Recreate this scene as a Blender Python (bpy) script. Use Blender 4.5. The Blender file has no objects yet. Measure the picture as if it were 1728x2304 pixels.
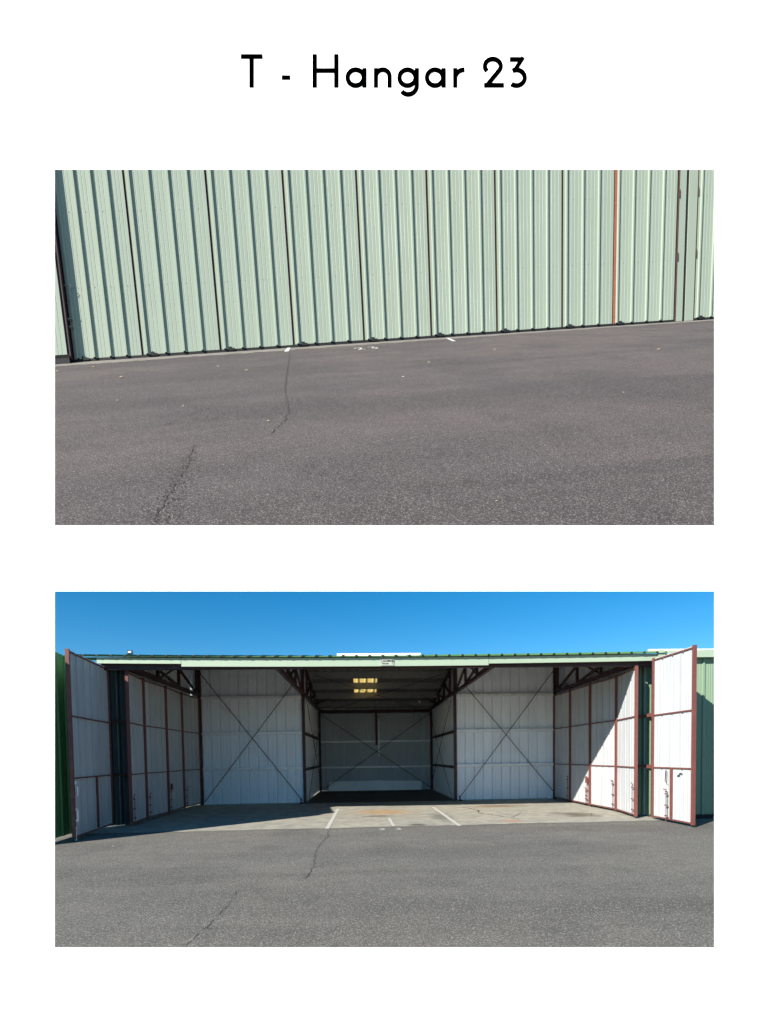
import bpy, math, random
from mathutils import Vector, Matrix
random.seed(23)
scene = bpy.context.scene
COL = scene.collection
V = Vector

# ------------------------------------------------------------------ camera
EYE = V((0, 0, 1.6))
YAW, PITCH, ROLL = math.radians(2.243), math.radians(2.278), math.radians(0.812)
FWD = V((math.sin(YAW) * math.cos(PITCH), math.cos(YAW) * math.cos(PITCH), -math.sin(PITCH)))
_rt = V((math.cos(YAW), -math.sin(YAW), 0))
_up = _rt.cross(FWD)
RIGHT = math.cos(ROLL) * _rt - math.sin(ROLL) * _up
UP = math.sin(ROLL) * _rt + math.cos(ROLL) * _up
cam_data = bpy.data.cameras.new('camera')
cam = bpy.data.objects.new('camera', cam_data)
COL.objects.link(cam)
cam.matrix_world = Matrix(((RIGHT.x, UP.x, -FWD.x, EYE.x), (RIGHT.y, UP.y, -FWD.y, EYE.y),
                           (RIGHT.z, UP.z, -FWD.z, EYE.z), (0, 0, 0, 1)))
cam_data.sensor_fit = 'HORIZONTAL'
cam_data.sensor_width = 36.0
cam_data.lens = 36.0 * 1142.4 / 1728.0
cam_data.shift_y = 596.0 / 1728.0
cam_data.clip_start = 0.05
cam_data.clip_end = 5000
scene.camera = cam

# ------------------------------------------------------------------ sky, sun, exposure
SUN_DIR = V((1.294, 1.15, -1.0)).normalized()
SUN_EL = math.asin(-SUN_DIR.z)
SUN_AZ = math.atan2(-SUN_DIR.x, -SUN_DIR.y)
world = bpy.data.worlds.new('World')
scene.world = world
world.use_nodes = True
wn = world.node_tree
wn.nodes.clear()
w_out = wn.nodes.new('ShaderNodeOutputWorld')
w_bg = wn.nodes.new('ShaderNodeBackground')
w_sky = wn.nodes.new('ShaderNodeTexSky')
w_sky.sky_type = 'NISHITA'
w_sky.sun_disc = False
w_sky.sun_elevation = SUN_EL
w_sky.sun_rotation = SUN_AZ % (2 * math.pi)
w_sky.altitude = 800
w_sky.air_density = 1.0
w_sky.dust_density = 0.0
w_sky.ozone_density = 4.0
w_hs = wn.nodes.new('ShaderNodeHueSaturation')
w_hs.inputs['Saturation'].default_value = 1.36
w_hs.inputs['Hue'].default_value = 0.492
wn.links.new(w_sky.outputs[0], w_hs.inputs['Color'])
wn.links.new(w_hs.outputs[0], w_bg.inputs[0])
w_bg.inputs[1].default_value = 0.071
wn.links.new(w_bg.outputs[0], w_out.inputs[0])

sun_data = bpy.data.lights.new('sun', 'SUN')
sun_data.energy = 4.3
sun_data.angle = math.radians(0.5)
sun_data.color = (1.0, 0.95, 0.87)
sun = bpy.data.objects.new('sun', sun_data)
COL.objects.link(sun)
sun.rotation_euler = SUN_DIR.to_track_quat('-Z', 'Y').to_euler()
sun.location = (-20, -18, 30)

vs = scene.view_settings
vs.view_transform = 'Standard'
vs.look = 'None'
vs.gamma = 1.0
vs.use_curve_mapping = False
vs.exposure = 1.05
EXPO = 2.0 ** vs.exposure
scene.cycles.max_bounces = 10
scene.cycles.diffuse_bounces = 6
scene.cycles.transmission_bounces = 6


# ------------------------------------------------------------------ materials
def srgb(r, g, b):
    f = lambda c: (c / 255 / 12.92) if c / 255 <= 0.04045 else ((c / 255 + 0.055) / 1.055) ** 2.4
    return (f(r), f(g), f(b), 1)


class NT:
    def __init__(s, name):
        s.m = bpy.data.materials.new(name)
        s.m.use_nodes = True
        s.t = s.m.node_tree
        s.b = s.t.nodes['Principled BSDF']
        s.out = s.t.nodes['Material Output']
        s.tc = s.t.nodes.new('ShaderNodeTexCoord')
        s.geo = s.t.nodes.new('ShaderNodeNewGeometry')

    def node(s, k, **p):
        n = s.t.nodes.new(k)
        for a, v in p.items():
            setattr(n, a, v)
        return n

    def link(s, a, b):
        s.t.links.new(a, b)

    def setin(s, n, k, v):
        if hasattr(v, 'is_linked') or hasattr(v, 'links'):
            s.link(v, n.inputs[k])
        else:
            n.inputs[k].default_value = v

    def noise(s, vec, scale, detail=2, rough=0.5, dist=0.0):
        n = s.node('ShaderNodeTexNoise')
        s.link(vec, n.inputs['Vector'])
        n.inputs['Scale'].default_value = scale
        n.inputs['Detail'].default_value = detail
        n.inputs['Roughness'].default_value = rough
        n.inputs['Distortion'].default_value = dist
        return n.outputs[0]

    def vor(s, vec, scale, feature='F1', out='Color'):
        n = s.node('ShaderNodeTexVoronoi', feature=feature)
        s.link(vec, n.inputs['Vector'])
        n.inputs['Scale'].default_value = scale
        return n.outputs[out]

    def mapr(s, v, a, b, c=0.0, d=1.0):
        n = s.node('ShaderNodeMapRange')
        s.link(v, n.inputs[0])
        for i, x in enumerate((a, b, c, d)):
            n.inputs[i + 1].default_value = x
        return n.outputs[0]

    def mix(s, fac, a, b, mode='MIX'):
        n = s.node('ShaderNodeMix', data_type='RGBA', blend_type=mode)
        s.setin(n, 0, fac)
        s.setin(n, 6, a)
        s.setin(n, 7, b)
        return n.outputs[2]

    def math(s, op, a, b=None):
        n = s.node('ShaderNodeMath', operation=op)
        s.setin(n, 0, a)
        if b is not None:
            s.setin(n, 1, b)
        return n.outputs[0]

    def scalev(s, vec, sx, sy, sz):
        n = s.node('ShaderNodeMapping')
        s.link(vec, n.inputs[0])
        n.inputs['Scale'].default_value = (sx, sy, sz)
        return n.outputs[0]

    def bump(s, h, strength, dist):
        n = s.node('ShaderNodeBump')
        s.link(h, n.inputs['Height'])
        n.inputs['Strength'].default_value = strength
        n.inputs['Distance'].default_value = dist
        s.link(n.outputs[0], s.b.inputs['Normal'])

    def fin(s, col, rough=0.5, metal=0.0, spec=0.4):
        s.setin(s.b, 'Base Color', col)
        s.setin(s.b, 'Roughness', rough)
        s.b.inputs['Metallic'].default_value = metal
        s.b.inputs['Specular IOR Level'].default_value = spec
        return s.m


def rgb(*c):
    return tuple(c) + (1,)


def painted(name, col, dark, rough=0.45, streak=1.0, scale=1.0, spec=0.4, amount=0.35):
    """painted sheet metal: faint vertical streaks and dull patches"""
    n = NT(name)
    p = n.geo.outputs['Position']
    a = n.noise(n.scalev(p, 7 / scale, 7 / scale, 0.5 / scale), streak, 3, 0.6)
    b = n.noise(p, 1.1 / scale, 4, 0.6)
    f = n.math('MULTIPLY', n.mapr(a, 0.35, 0.75), n.mapr(b, 0.3, 0.8, 0.2, 1.0))
    oi = n.node('ShaderNodeObjectInfo')
    c = n.mix(n.math('MULTIPLY', f, amount), col, dark)
    c = n.mix(n.mapr(oi.outputs['Random'], 0, 1, 0.0, 0.22), c, dark)
    n.bump(n.noise(n.scalev(p, 3 / scale, 3 / scale, 0.8 / scale), 1.0, 2), 0.15, 0.02 * scale)
    return n.fin(c, n.mapr(b, 0.3, 0.7, rough - 0.08, rough + 0.12), 0.0, spec)


def asphalt(name, base, warm, light, grain, patch):
    n = NT(name)
    p = n.tc.outputs['Object']
    big = n.noise(p, 0.30 / patch, 5, 0.62, 0.6)
    mid = n.noise(p, 2.1 / patch, 5, 0.7)
    band = n.noise(n.scalev(p, 0.10 / patch, 0.55 / patch, 1), 1.0, 4, 0.55, 0.5)
    spots = n.noise(p, 0.9 / patch, 3, 0.5, 0.3)
    g0 = n.noise(p, 22 / grain, 3, 0.7)
    g1 = n.noise(p, 48 / grain, 3, 0.75)
    g2 = n.vor(p, 75 / grain, 'F1', 'Color')
    sep = n.node('ShaderNodeSeparateColor')
    n.link(g2, sep.inputs[0])
    dk = lambda k: tuple(x * k for x in base[:3]) + (1,)
    c = n.mix(n.mapr(big, 0.42, 0.58), base, warm)
    c = n.mix(n.mapr(band, 0.48, 0.60, 0, 0.7), c, dk(0.55))
    c = n.mix(n.mapr(spots, 0.52, 0.66, 0, 0.55), c, dk(0.5))
    c = n.mix(n.mapr(mid, 0.36, 0.7, 0.0, 0.5), c, dk(0.66))
    c = n.mix(n.mapr(g0, 0.36, 0.6, 0.55, 0.0), c, dk(0.45))
    c = n.mix(n.mapr(g1, 0.36, 0.6, 0.85, 0.0), c, dk(0.2))
    c = n.mix(n.mapr(sep.outputs[0], 0.76, 0.98, 0.0, 0.7), c, light)
    h = n.math('ADD', g1, n.math('MULTIPLY', sep.outputs[1], 0.35))
    n.bump(h, 0.9, 0.014 * grain)
    return n.fin(c, n.mapr(mid, 0.2, 0.8, 0.82, 0.97), 0, 0.25)


def concrete(name):
    n = NT(name)
    p = n.tc.outputs['Object']
    big = n.noise(p, 0.5, 5, 0.6, 0.6)
    mid = n.noise(p, 3.0, 5, 0.65)
    fine = n.noise(p, 45, 3, 0.7)
    c = n.mix(n.mapr(big, 0.3, 0.7), rgb(0.50, 0.46, 0.36), rgb(0.42, 0.40, 0.335))
    c = n.mix(n.mapr(mid, 0.38, 0.68, 0, 0.62), c, rgb(0.19, 0.185, 0.165))
    c = n.mix(n.mapr(fine, 0.35, 0.65, 0.3, 0.0), c, rgb(0.10, 0.10, 0.09))

    def blot(c, x, y, rx, ry, col, amt, inner=0.2, wob=0.8):
        mp = n.node('ShaderNodeMapping')
        n.link(p, mp.inputs[0])
        mp.inputs['Location'].default_value = (-x / rx, -y / ry, 0)
        mp.inputs['Scale'].default_value = (1 / rx, 1 / ry, 0)
        ln = n.node('ShaderNodeVectorMath', operation='LENGTH')
        n.link(mp.outputs[0], ln.inputs[0])
        d = n.math('ADD', ln.outputs['Value'], n.math('MULTIPLY', n.math('SUBTRACT', n.noise(p, 2.4, 4, 0.7), 0.5), wob * 2))
        return n.mix(n.mapr(d, inner, 1.0, amt, 0.0), c, col)
    c = blot(c, 0.55, 14.6, 1.2, 1.0, rgb(0.42, 0.26, 0.12), 0.75)
    c = blot(c, 0.35, 13.6, 0.5, 0.25, rgb(0.05, 0.045, 0.035), 0.7)
    c = blot(c, 5.6, 13.1, 0.75, 0.75, rgb(0.10, 0.085, 0.06), 0.8)
    c = blot(c, 4.2, 15.7, 1.2, 0.5, rgb(0.22, 0.13, 0.06), 0.8)
    c = blot(c, 2.0, 13.2, 0.35, 1.4, rgb(0.09, 0.09, 0.08), 0.55)
    c = blot(c, 1.25, 11.75, 0.25, 0.25, rgb(0.03, 0.03, 0.03), 0.8)
    c = blot(c, 3.55, 12.1, 0.35, 0.22, rgb(0.45, 0.14, 0.10), 0.6)
    n.bump(n.math('ADD', fine, mid), 0.35, 0.006)
    return n.fin(c, 0.85, 0, 0.3)


def simple(name, col, rough=0.5, metal=0.0, spec=0.4, var=0.25, scale=6.0):
    n = NT(name)
    p = n.geo.outputs['Position']
    f = n.noise(p, scale, 4, 0.65)
    c = n.mix(n.mapr(f, 0.35, 0.7, 0.0, var), rgb(*col), rgb(*[x * 0.45 for x in col]))
    return n.fin(c, n.mapr(f, 0.3, 0.7, max(rough - 0.1, 0.05), rough + 0.1), metal, spec)


M = {}
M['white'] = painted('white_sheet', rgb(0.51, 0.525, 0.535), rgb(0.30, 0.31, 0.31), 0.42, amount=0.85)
M['rear_liner'] = painted('darker_rear_liner', rgb(0.50, 0.54, 0.58), rgb(0.34, 0.37, 0.39), 0.5, amount=0.5)  # rear wall liner, a darker tone so the kick sheets stand out
M['liner'] = painted('white_liner_sheet', rgb(0.86, 0.895, 0.93), rgb(0.64, 0.66, 0.68), 0.4, amount=0.4)
M['under'] = simple('bare_roof_underside', (0.20, 0.20, 0.195), 0.55, var=0.3)
M['kick'] = simple('bright_loose_sheet', (0.90, 0.92, 0.94), 0.4, 0.0, 0.5, var=0.15, scale=1.6)
M['sign_plate'] = simple('faded_sign_plate', (0.42, 0.45, 0.38), 0.6, var=0.2)
M['green'] = painted('green_sheet', rgb(0.23, 0.325, 0.215), rgb(0.16, 0.23, 0.155), 0.45, amount=0.3)
M['green_dark'] = painted('dark_green_sheet', rgb(0.085, 0.20, 0.07), rgb(0.05, 0.13, 0.045), 0.45, amount=0.4)
M['leaf_green'] = painted('deep_green_sheet', rgb(0.19, 0.40, 0.15), rgb(0.12, 0.29, 0.10), 0.45, amount=0.4)
M['jamb'] = painted('jamb_shade_sheet', rgb(0.05, 0.065, 0.06), rgb(0.03, 0.04, 0.04), 0.45)  # left jamb's shade put into the sheet's dark colour
M['fascia'] = painted('fascia_green', rgb(0.37, 0.455, 0.335), rgb(0.28, 0.36, 0.26), 0.45, amount=0.25)
M['upper_green'] = painted('upper_green_sheet', rgb(0.345, 0.398, 0.315), rgb(0.27, 0.325, 0.26), 0.5, scale=9, amount=0.35)
M['oxide'] = simple('red_oxide_paint', (0.185, 0.064, 0.052), 0.55, var=0.45, scale=9)
M['oxide_upper'] = simple('upper_red_oxide', (0.36, 0.12, 0.075), 0.6, var=0.45, scale=1.5)
M['edge_brown'] = simple('weathered_brown_edge', (0.10, 0.052, 0.04), 0.65, var=0.5, scale=0.8)
M['dark_steel'] = simple('gap_shadow_tone', (0.05, 0.022, 0.022), 0.55, var=0.4)
M['galv'] = simple('galvanised_steel', (0.80, 0.81, 0.82), 0.4, 0.1, 0.5, var=0.3, scale=11)
M['purlin'] = simple('grey_primer', (0.22, 0.22, 0.215), 0.6, var=0.3)
M['black'] = simple('black_rubber', (0.014, 0.014, 0.015), 0.75, var=0.2)
M['paint'] = simple('white_line_paint', (0.60, 0.585, 0.53), 0.7, var=0.35, scale=14)
M['crack'] = simple('crack_dirt', (0.032, 0.029, 0.026), 0.95, var=0.3)
M['leaf'] = simple('dry_leaf', (0.50, 0.38, 0.22), 0.8, var=0.4, scale=30)
M['leaf_pale'] = simple('pale_litter', (0.7, 0.68, 0.62), 0.8, var=0.2, scale=30)
M['roof_white'] = simple('white_fibreglass', (0.82, 0.82, 0.80), 0.5, var=0.1)
M['asphalt'] = asphalt('apron_asphalt', rgb(0.25, 0.237, 0.21), rgb(0.31, 0.283, 0.236), rgb(0.46, 0.44, 0.395), 0.72, 1.0)
M['asphalt_upper'] = asphalt('upper_asphalt', rgb(0.106, 0.089, 0.087), rgb(0.145, 0.114, 0.104), rgb(0.32, 0.29, 0.275), 1.95, 5.5)
M['bay_shade_tone'] = asphalt('bay_shade_tone', rgb(0.11, 0.107, 0.10), rgb(0.13, 0.124, 0.112), rgb(0.2, 0.19, 0.18), 0.8, 1.0)  # dark tone that carries the rear bay's shade
M['concrete'] = concrete('floor_concrete')
M['strip'] = simple('weathered_concrete_edge', (0.20, 0.178, 0.155), 0.9, var=0.5, scale=0.8)
M['pylon'] = simple('pylon_concrete', (0.32, 0.31, 0.29), 0.9, var=0.4, scale=0.4)
n_ = NT('lettering_black')
M['ink'] = n_.fin(rgb(0.0, 0.0, 0.0), 0.9, 0, 0.0)
n_ = NT('translucent_fibreglass')
tr = n_.node('ShaderNodeBsdfTranslucent')
tr.inputs[0].default_value = (0.95, 0.80, 0.45, 1)
mx = n_.node('ShaderNodeMixShader')
mx.inputs[0].default_value = 0.85
n_.b.inputs['Base Color'].default_value = (0.8, 0.66, 0.36, 1)
n_.link(n_.b.outputs[0], mx.inputs[1])
n_.link(tr.outputs[0], mx.inputs[2])
n_.link(mx.outputs[0], n_.out.inputs[0])
M['skylight'] = n_.m
n_ = NT('glowing_white_panel')          # glow added so the board reads pure white; it is no screen
n_.b.inputs['Base Color'].default_value = (0.85, 0.85, 0.85, 1)
n_.b.inputs['Emission Color'].default_value = (1, 1, 1, 1)
n_.b.inputs['Emission Strength'].default_value = 1.15 / EXPO
M['board'] = n_.m


# ------------------------------------------------------------------ mesh helpers
def mesh(name, vs_, fs, mats, fm=None, smooth=False):
    m = bpy.data.meshes.new(name)
    m.from_pydata([tuple(v) for v in vs_], [], fs)
    for k in (mats if isinstance(mats, (list, tuple)) else [mats]):
        m.materials.append(M[k])
    if fm:
        for p, i in zip(m.polygons, fm):
            p.material_index = i
    if smooth:
        for p in m.polygons:
            p.use_smooth = True
    m.update()
    return m


def link(name, data, parent=None, loc=(0, 0, 0), rz=0.0):
    o = bpy.data.objects.new(name, data)
    COL.objects.link(o)
    o.parent = parent
    o.location = loc
    o.rotation_euler = (0, 0, rz)
    return o


def tag(o, label, cat, group=None):
    o['label'] = label
    o['category'] = cat
    if group:
        o['group'] = group
    return o


def struct(o):
    o['kind'] = 'structure'
    return o


def thing(name, label, cat, loc=(0, 0, 0), rz=0.0, group=None):
    return tag(link(name, None, None, loc, rz), label, cat, group)


class MB:
    """collects simple solids into one mesh"""
    def __init__(s):
        s.v, s.f = [], []

    def box(s, a, b):
        x0, y0, z0 = [min(p, q) for p, q in zip(a, b)]
        x1, y1, z1 = [max(p, q) for p, q in zip(a, b)]
        return s.hexa([(x0, y0, z0), (x1, y0, z0), (x1, y1, z0), (x0, y1, z0),
                       (x0, y0, z1), (x1, y0, z1), (x1, y1, z1), (x0, y1, z1)])

    def hexa(s, p):
        n = len(s.v)
        s.v += [tuple(q) for q in p]
        s.f += [tuple(n + i for i in f) for f in
                ((3, 2, 1, 0), (4, 5, 6, 7), (0, 1, 5, 4), (1, 2, 6, 5), (2, 3, 7, 6), (3, 0, 4, 7))]
        return s

    def bar(s, a, b, w, h=None, up=(0, 0, 1)):
        h = h or w
        a, b = V(a), V(b)
        d = (b - a).normalized()
        up = V(up)
        if abs(d.dot(up)) > 0.95:
            up = V((1, 0, 0))
        x = d.cross(up).normalized() * (w / 2)
        y = x.cross(d).normalized() * (h / 2)
        return s.hexa([a - x - y, a + x - y, a + x + y, a - x + y, b - x - y, b + x - y, b + x + y, b - x + y])

    def tube(s, pts, r, seg=6):
        pts = [V(p) for p in pts]
        rings = []
        for i, p in enumerate(pts):
            d = (pts[min(i + 1, len(pts) - 1)] - pts[max(i - 1, 0)]).normalized()
            u = V((0, 0, 1)) if abs(d.z) < 0.9 else V((1, 0, 0))
            x = d.cross(u).normalized()
            y = x.cross(d)
            n = len(s.v)
            for k in range(seg):
                a = 2 * math.pi * k / seg
                s.v.append(tuple(p + (x * math.cos(a) + y * math.sin(a)) * r))
            rings.append(n)
        for a, b in zip(rings, rings[1:]):
            for k in range(seg):
                s.f.append((a + k, a + (k + 1) % seg, b + (k + 1) % seg, b + k))
        s.f.append(tuple(rings[0] + k for k in range(seg))[::-1])
        s.f.append(tuple(rings[-1] + k for k in range(seg)))
        return s

    def build(s, name, mat, parent=None, loc=(0, 0, 0), rz=0.0):
        return link(name, mesh(name, s.v, s.f, mat), parent, loc, rz)


def B(name, a, b, mat, parent=None):
    return MB().box(a, b).build(name, mat, parent)


_cache = {}


def sheet_mesh(w, h, side, mats, depth=0.03, slope=0.0, skew=0.0):
    """one pan of ribbed sheet: x across, z up; inner face at y=0 towards side*+y, rib pressed outwards.
    slope: extra top height per metre of x; skew: x shift per metre of z"""
    key = (round(w, 4), round(h, 4), side, tuple(mats), depth, round(slope, 4), round(skew, 4))
    if key in _cache:
        return _cache[key]
    k = 1.0
    p = [(0, 0), (0.008 * k, -1), (0.054 * k, -1), (0.062 * k, 0)]
    r = w - 0.062 * k
    for q in (0.3, 0.52, 0.74):
        c = 0.062 * k + r * q
        p += [(c - 0.011 * k, 0), (c - 0.005 * k, -0.16), (c + 0.005 * k, -0.16), (c + 0.011 * k, 0)]
    p.append((w, 0))
    vs_, fs, fm = [], [], []
    n = len(p)
    th = 0.004 * k
    for layer in (0, 1):
        for zz in (0, 1):
            for x, d in p:
                y = side * (d * depth - layer * th)
                z = zz * (h + slope * x)
                vs_.append((x + skew * z, y, z))
    for layer in (0, 1):
        o = layer * 2 * n
        for i in range(n - 1):
            q = (o + i, o + i + 1, o + n + i + 1, o + n + i)
            if (layer == 0) == (side > 0):
                q = q[::-1]
            fs.append(q)
            fm.append(layer)
    for i in range(n - 1):       # bottom and top edges
        fs.append((i, i + 1, 2 * n + i + 1, 2 * n + i))
        fs.append((n + i, n + i + 1, 3 * n + i + 1, 3 * n + i))
        fm += [0, 0]
    m = mesh('ribbed_sheet', vs_, fs, mats, fm)
    _cache[key] = m
    return m


def strip_mesh(pts, widths, z=0.0):
    """a jagged flat strip along pts in the xy plane"""
    vs_, fs = [], []
    for i, p in enumerate(pts):
        a, b = V(pts[max(i - 1, 0)]), V(pts[min(i + 1, len(pts) - 1)])
        d = (b - a).normalized()
        nrm = V((-d.y, d.x))
        w = widths[i]
        vs_ += [(p[0] + nrm.x * w, p[1] + nrm.y * w, z), (p[0] - nrm.x * w, p[1] - nrm.y * w, z)]
        if i:
            k = 2 * i
            fs.append((k - 2, k - 1, k + 1, k))
    return vs_, fs


def crack(name, pts, w, jit, mat, parent, z, rng):
    fine, ww = [], []
    for a, b in zip(pts, pts[1:]):
        n = max(3, int((V(b) - V(a)).length / (jit * 3)))
        for k in range(n):
            t = k / n
            fine.append((a[0] + (b[0] - a[0]) * t + rng.uniform(-jit, jit), a[1] + (b[1] - a[1]) * t + rng.uniform(-jit, jit)))
            ww.append(w * rng.uniform(0.25, 1.2))
    fine.append(pts[-1])
    ww.append(w * 0.1)
    ww[0] *= 0.3
    vs_, fs = strip_mesh(fine, ww, z)
    fs = [f for f in fs if rng.random() > .04]
    for q in range(1, len(fine) - 1, 9):       # short side branches
        a_ = rng.uniform(0, 6.28)
        l_ = jit * rng.uniform(1.5, 4)
        bv, bf = strip_mesh([fine[q], (fine[q][0] + l_ * math.cos(a_), fine[q][1] + l_ * math.sin(a_)), (fine[q][0] + 1.7 * l_ * math.cos(a_ + .5), fine[q][1] + 1.7 * l_ * math.sin(a_ + .5))], [w * .5, w * .35, w * .1], z)
        fs += [tuple(i_ + len(vs_) for i_ in f_) for f_ in bf]
        vs_ += bv
    return link(name, mesh(name, vs_, fs, mat), parent)


# ------------------------------------------------------------------ ground
apron = struct(link('apron', mesh('apron', [(-600, -600, 0), (600, -600, 0), (600, 900, 0), (-600, 900, 0)],
                                  [(0, 1, 2, 3)], 'asphalt')))
XL, XR, X1, X2 = -5.616, 6.767, -2.08, 3.232
YF, YW, YT = 12.31, 17.858, 24.094
H = 3.764
# concrete floor with a worn, slightly wandering front edge
rng = random.Random(4)
edge = []
x = -6.35
while x < 7.1:
    edge.append((x, 11.32 + 0.03 * (x + 6) + rng.uniform(-0.025, 0.025) + 0.02 * math.sin(x * 2.1)))
    x += 0.12
n = len(edge)
vs_ = [(p[0], p[1], 0.004) for p in edge] + [(p[0], 24.3, 0.004) for p in edge]
hangar_floor = struct(link('hangar_floor', mesh('hangar_floor', vs_, [(i, i + 1, n + i + 1, n + i) for i in range(n - 1)], 'concrete')))


bay_shade_floor = struct(link('bay_shade_floor', mesh('bay_shade_floor', [(X1, YW, .008), (X2, YW, .008), (X2, YT + .05, .008), (X1, YT + .05, .008)], [(0, 1, 2, 3)], 'bay_shade_tone')))  # sheet over the floor, the bay's shade painted into its colour


def paint_line(p, q, w):
    d = (V(q) - V(p)).normalized()
    nn = V((-d.y, d.x))
    pts, rg = [], random.Random(int(p[0] * 100))
    k = 14
    vs_, fs = [], []
    for i in range(k + 1):
        c = V(p) + (V(q) - V(p)) * (i / k)
        for sgn in (1, -1):
            e = c + nn * sgn * (w / 2 + rg.uniform(-0.008, 0.004))
            vs_.append((e.x, e.y, 0.008))
        if i:
            fs.append((2 * i - 2, 2 * i - 1, 2 * i + 1, 2 * i))
    return link('painted_line', mesh('painted_line', vs_, fs, 'paint'), hangar_floor)


paint_line((-0.85, 11.36), (-0.82, 15.75), 0.095)
paint_line((2.15, 11.42), (2.14, 15.75), 0.095)
paint_line((0.66, 11.6), (0.63, 13.1), 0.07)


def digit(ch, x, y, s, parent, z, mat='paint', w=0.16, yflip=1):
    """painted numeral from short strokes"""
    if ch == '2':
        p = [(0, .75), (.15, .95), (.45, .95), (.6, .75), (.5, .5), (.05, .05), (.65, .05)]
    else:
        p = [(0, .92), (.6, .92), (.3, .58), (.6, .42), (.55, .1), (.3, .02), (0, .12)]
    vs_, fs = strip_mesh([(x + a * s[0], y + b * s[1]) for a, b in p], [w * s[0] * .5] * len(p), z)
    return link('painted_numeral', mesh('painted_numeral', vs_, fs, mat), parent)


digit('2', 0.33, 11.0, (0.16, 0.26), apron, 0.004, w=0.3)
digit('3', 0.68, 11.02, (0.16, 0.26), apron, 0.004, w=0.3)
rg = random.Random(8)
crack('crack', [(-0.79, 11.33), (-0.76, 10.3), (-0.84, 9.2), (-0.82, 8.1), (-0.74, 7.4), (-0.78, 6.9), (-0.9, 6.55)], 0.006, 0.028, 'crack', apron, 0.004, rg)
crack('crack', [(-1.54, 6.16), (-1.56, 6.0), (-1.5, 5.55), (-1.53, 4.9), (-1.56, 4.3), (-1.5, 3.5), (-1.6, 2.6)], 0.0032, 0.022, 'crack', apron, 0.004, rg)
for k in range(60):      # broken crumbs of the crack edge
    y = rg.uniform(4.0, 5.7)
    x0 = -1.52 + rg.gauss(0, 0.05)
    r = rg.uniform(0.003, 0.011)
    pts = [(x0 + r * rg.uniform(.5, 1) * math.cos(a), y + r * rg.uniform(.5, 1) * math.sin(a), 0.004) for a in (0.3, 1.5, 2.6, 3.9, 5.1)]
    if k == 0:
        cv, cf = [], []
    cf.append(tuple(range(len(cv), len(cv) + 5)))
    cv += pts
o = link('crack_crumbs', mesh('crack_crumbs', cv, cf, 'crack'), apron)
o['kind'] = 'stuff'
rg = random.Random(3)
crack('crack', [(3.05, 15.6), (3.3, 14.6), (3.15, 13.9), (3.5, 13.2), (3.75, 12.7)], 0.02, 0.03, 'crack', hangar_floor, 0.008, rg)
crack('crack', [(3.75, 12.7), (4.0, 13.2), (4.35, 13.9)], 0.012, 0.03, 'crack', hangar_floor, 0.008, rg)
crack('crack', [(4.9, 13.6), (5.3, 13.3), (5.5, 12.9), (5.8, 12.8), (6.05, 13.2), (5.9, 13.7)], 0.012, 0.03, 'crack', hangar_floor, 0.008, rg)
crack('crack', [(-0.7, 13.2), (0.6, 13.35), (2.1, 13.25), (3.3, 13.4)], 0.006, 0.012, 'crack', hangar_floor, 0.008, rg)

# ------------------------------------------------------------------ the open hangar
hangar = thing('hangar', 'open white-lined metal hangar with green front beam, deep rear bay and brown trusses', 'hangar', (0, 0, 0))
RIDGE_Y, RIDGE_Z, EAVE_Z = 18.1, 5.06, 3.965
SL_F = (RIDGE_Z - EAVE_Z) / (RIDGE_Y - 12.3)


def roof_z(y):
    return EAVE_Z + SL_F * (y - 12.3) if y <= RIDGE_Y else RIDGE_Z - 0.2 * (y - RIDGE_Y)


def wall_run(name, p, q, z0, hfun, mats, side, n, parent):
    """a ribbed wall from p to q made of n pans; the wall is a part and its pans are sub-parts"""
    p, q = V(p), V(q)
    d = q - p
    L_ = d.length
    rz = math.atan2(d.y, d.x)
    w = L_ / n
    w0 = link(name, None, parent, (p.x, p.y, 0), rz)
    w0.empty_display_size = 0.1
    for i in range(n):
        a = p + d * (i / n)
        b = p + d * ((i + 1) / n)
        ha, hb = hfun(a.y) - z0, hfun(b.y) - z0
        link('cladding_panel', sheet_mesh(w, ha, side, mats, 0.065, (hb - ha) / w), w0, (i * w, 0, z0))
    return w0


GW = ['liner', 'green']
LW = ['white', 'green']
wall_run('wing_wall', (XL - .34, YW + .03), (X1, YW + .03), 0.03, lambda y: 5.0, GW, -1, 12, hangar)
wall_run('wing_wall', (X2, YW + .03), (XR + .34, YW + .03), 0.03, lambda y: 5.0, GW, -1, 12, hangar)
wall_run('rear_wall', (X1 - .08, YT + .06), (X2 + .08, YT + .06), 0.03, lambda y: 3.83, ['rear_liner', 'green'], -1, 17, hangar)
wall_run('bay_side_wall', (X1 - .05, YW + .04), (X1 - .05, YT + .08), 0.03, lambda y: roof_z(y) - .03, GW, -1, 18, hangar)
wall_run('bay_side_wall', (X2 + .05, YW + .04), (X2 + .05, YT + .08), 0.03, lambda y: roof_z(y) - .03, GW, 1, 18, hangar)
wall_run('partition_wall', (XL - .32, YF + .25), (XL - .32, YW), 0.03, lambda y: roof_z(y) - .03, GW, -1, 17, hangar)
wall_run('partition_wall', (XR + .32, YF + .25), (XR + .32, YW), 0.03, lambda y: roof_z(y) - .03, GW, 1, 17, hangar)
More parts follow.
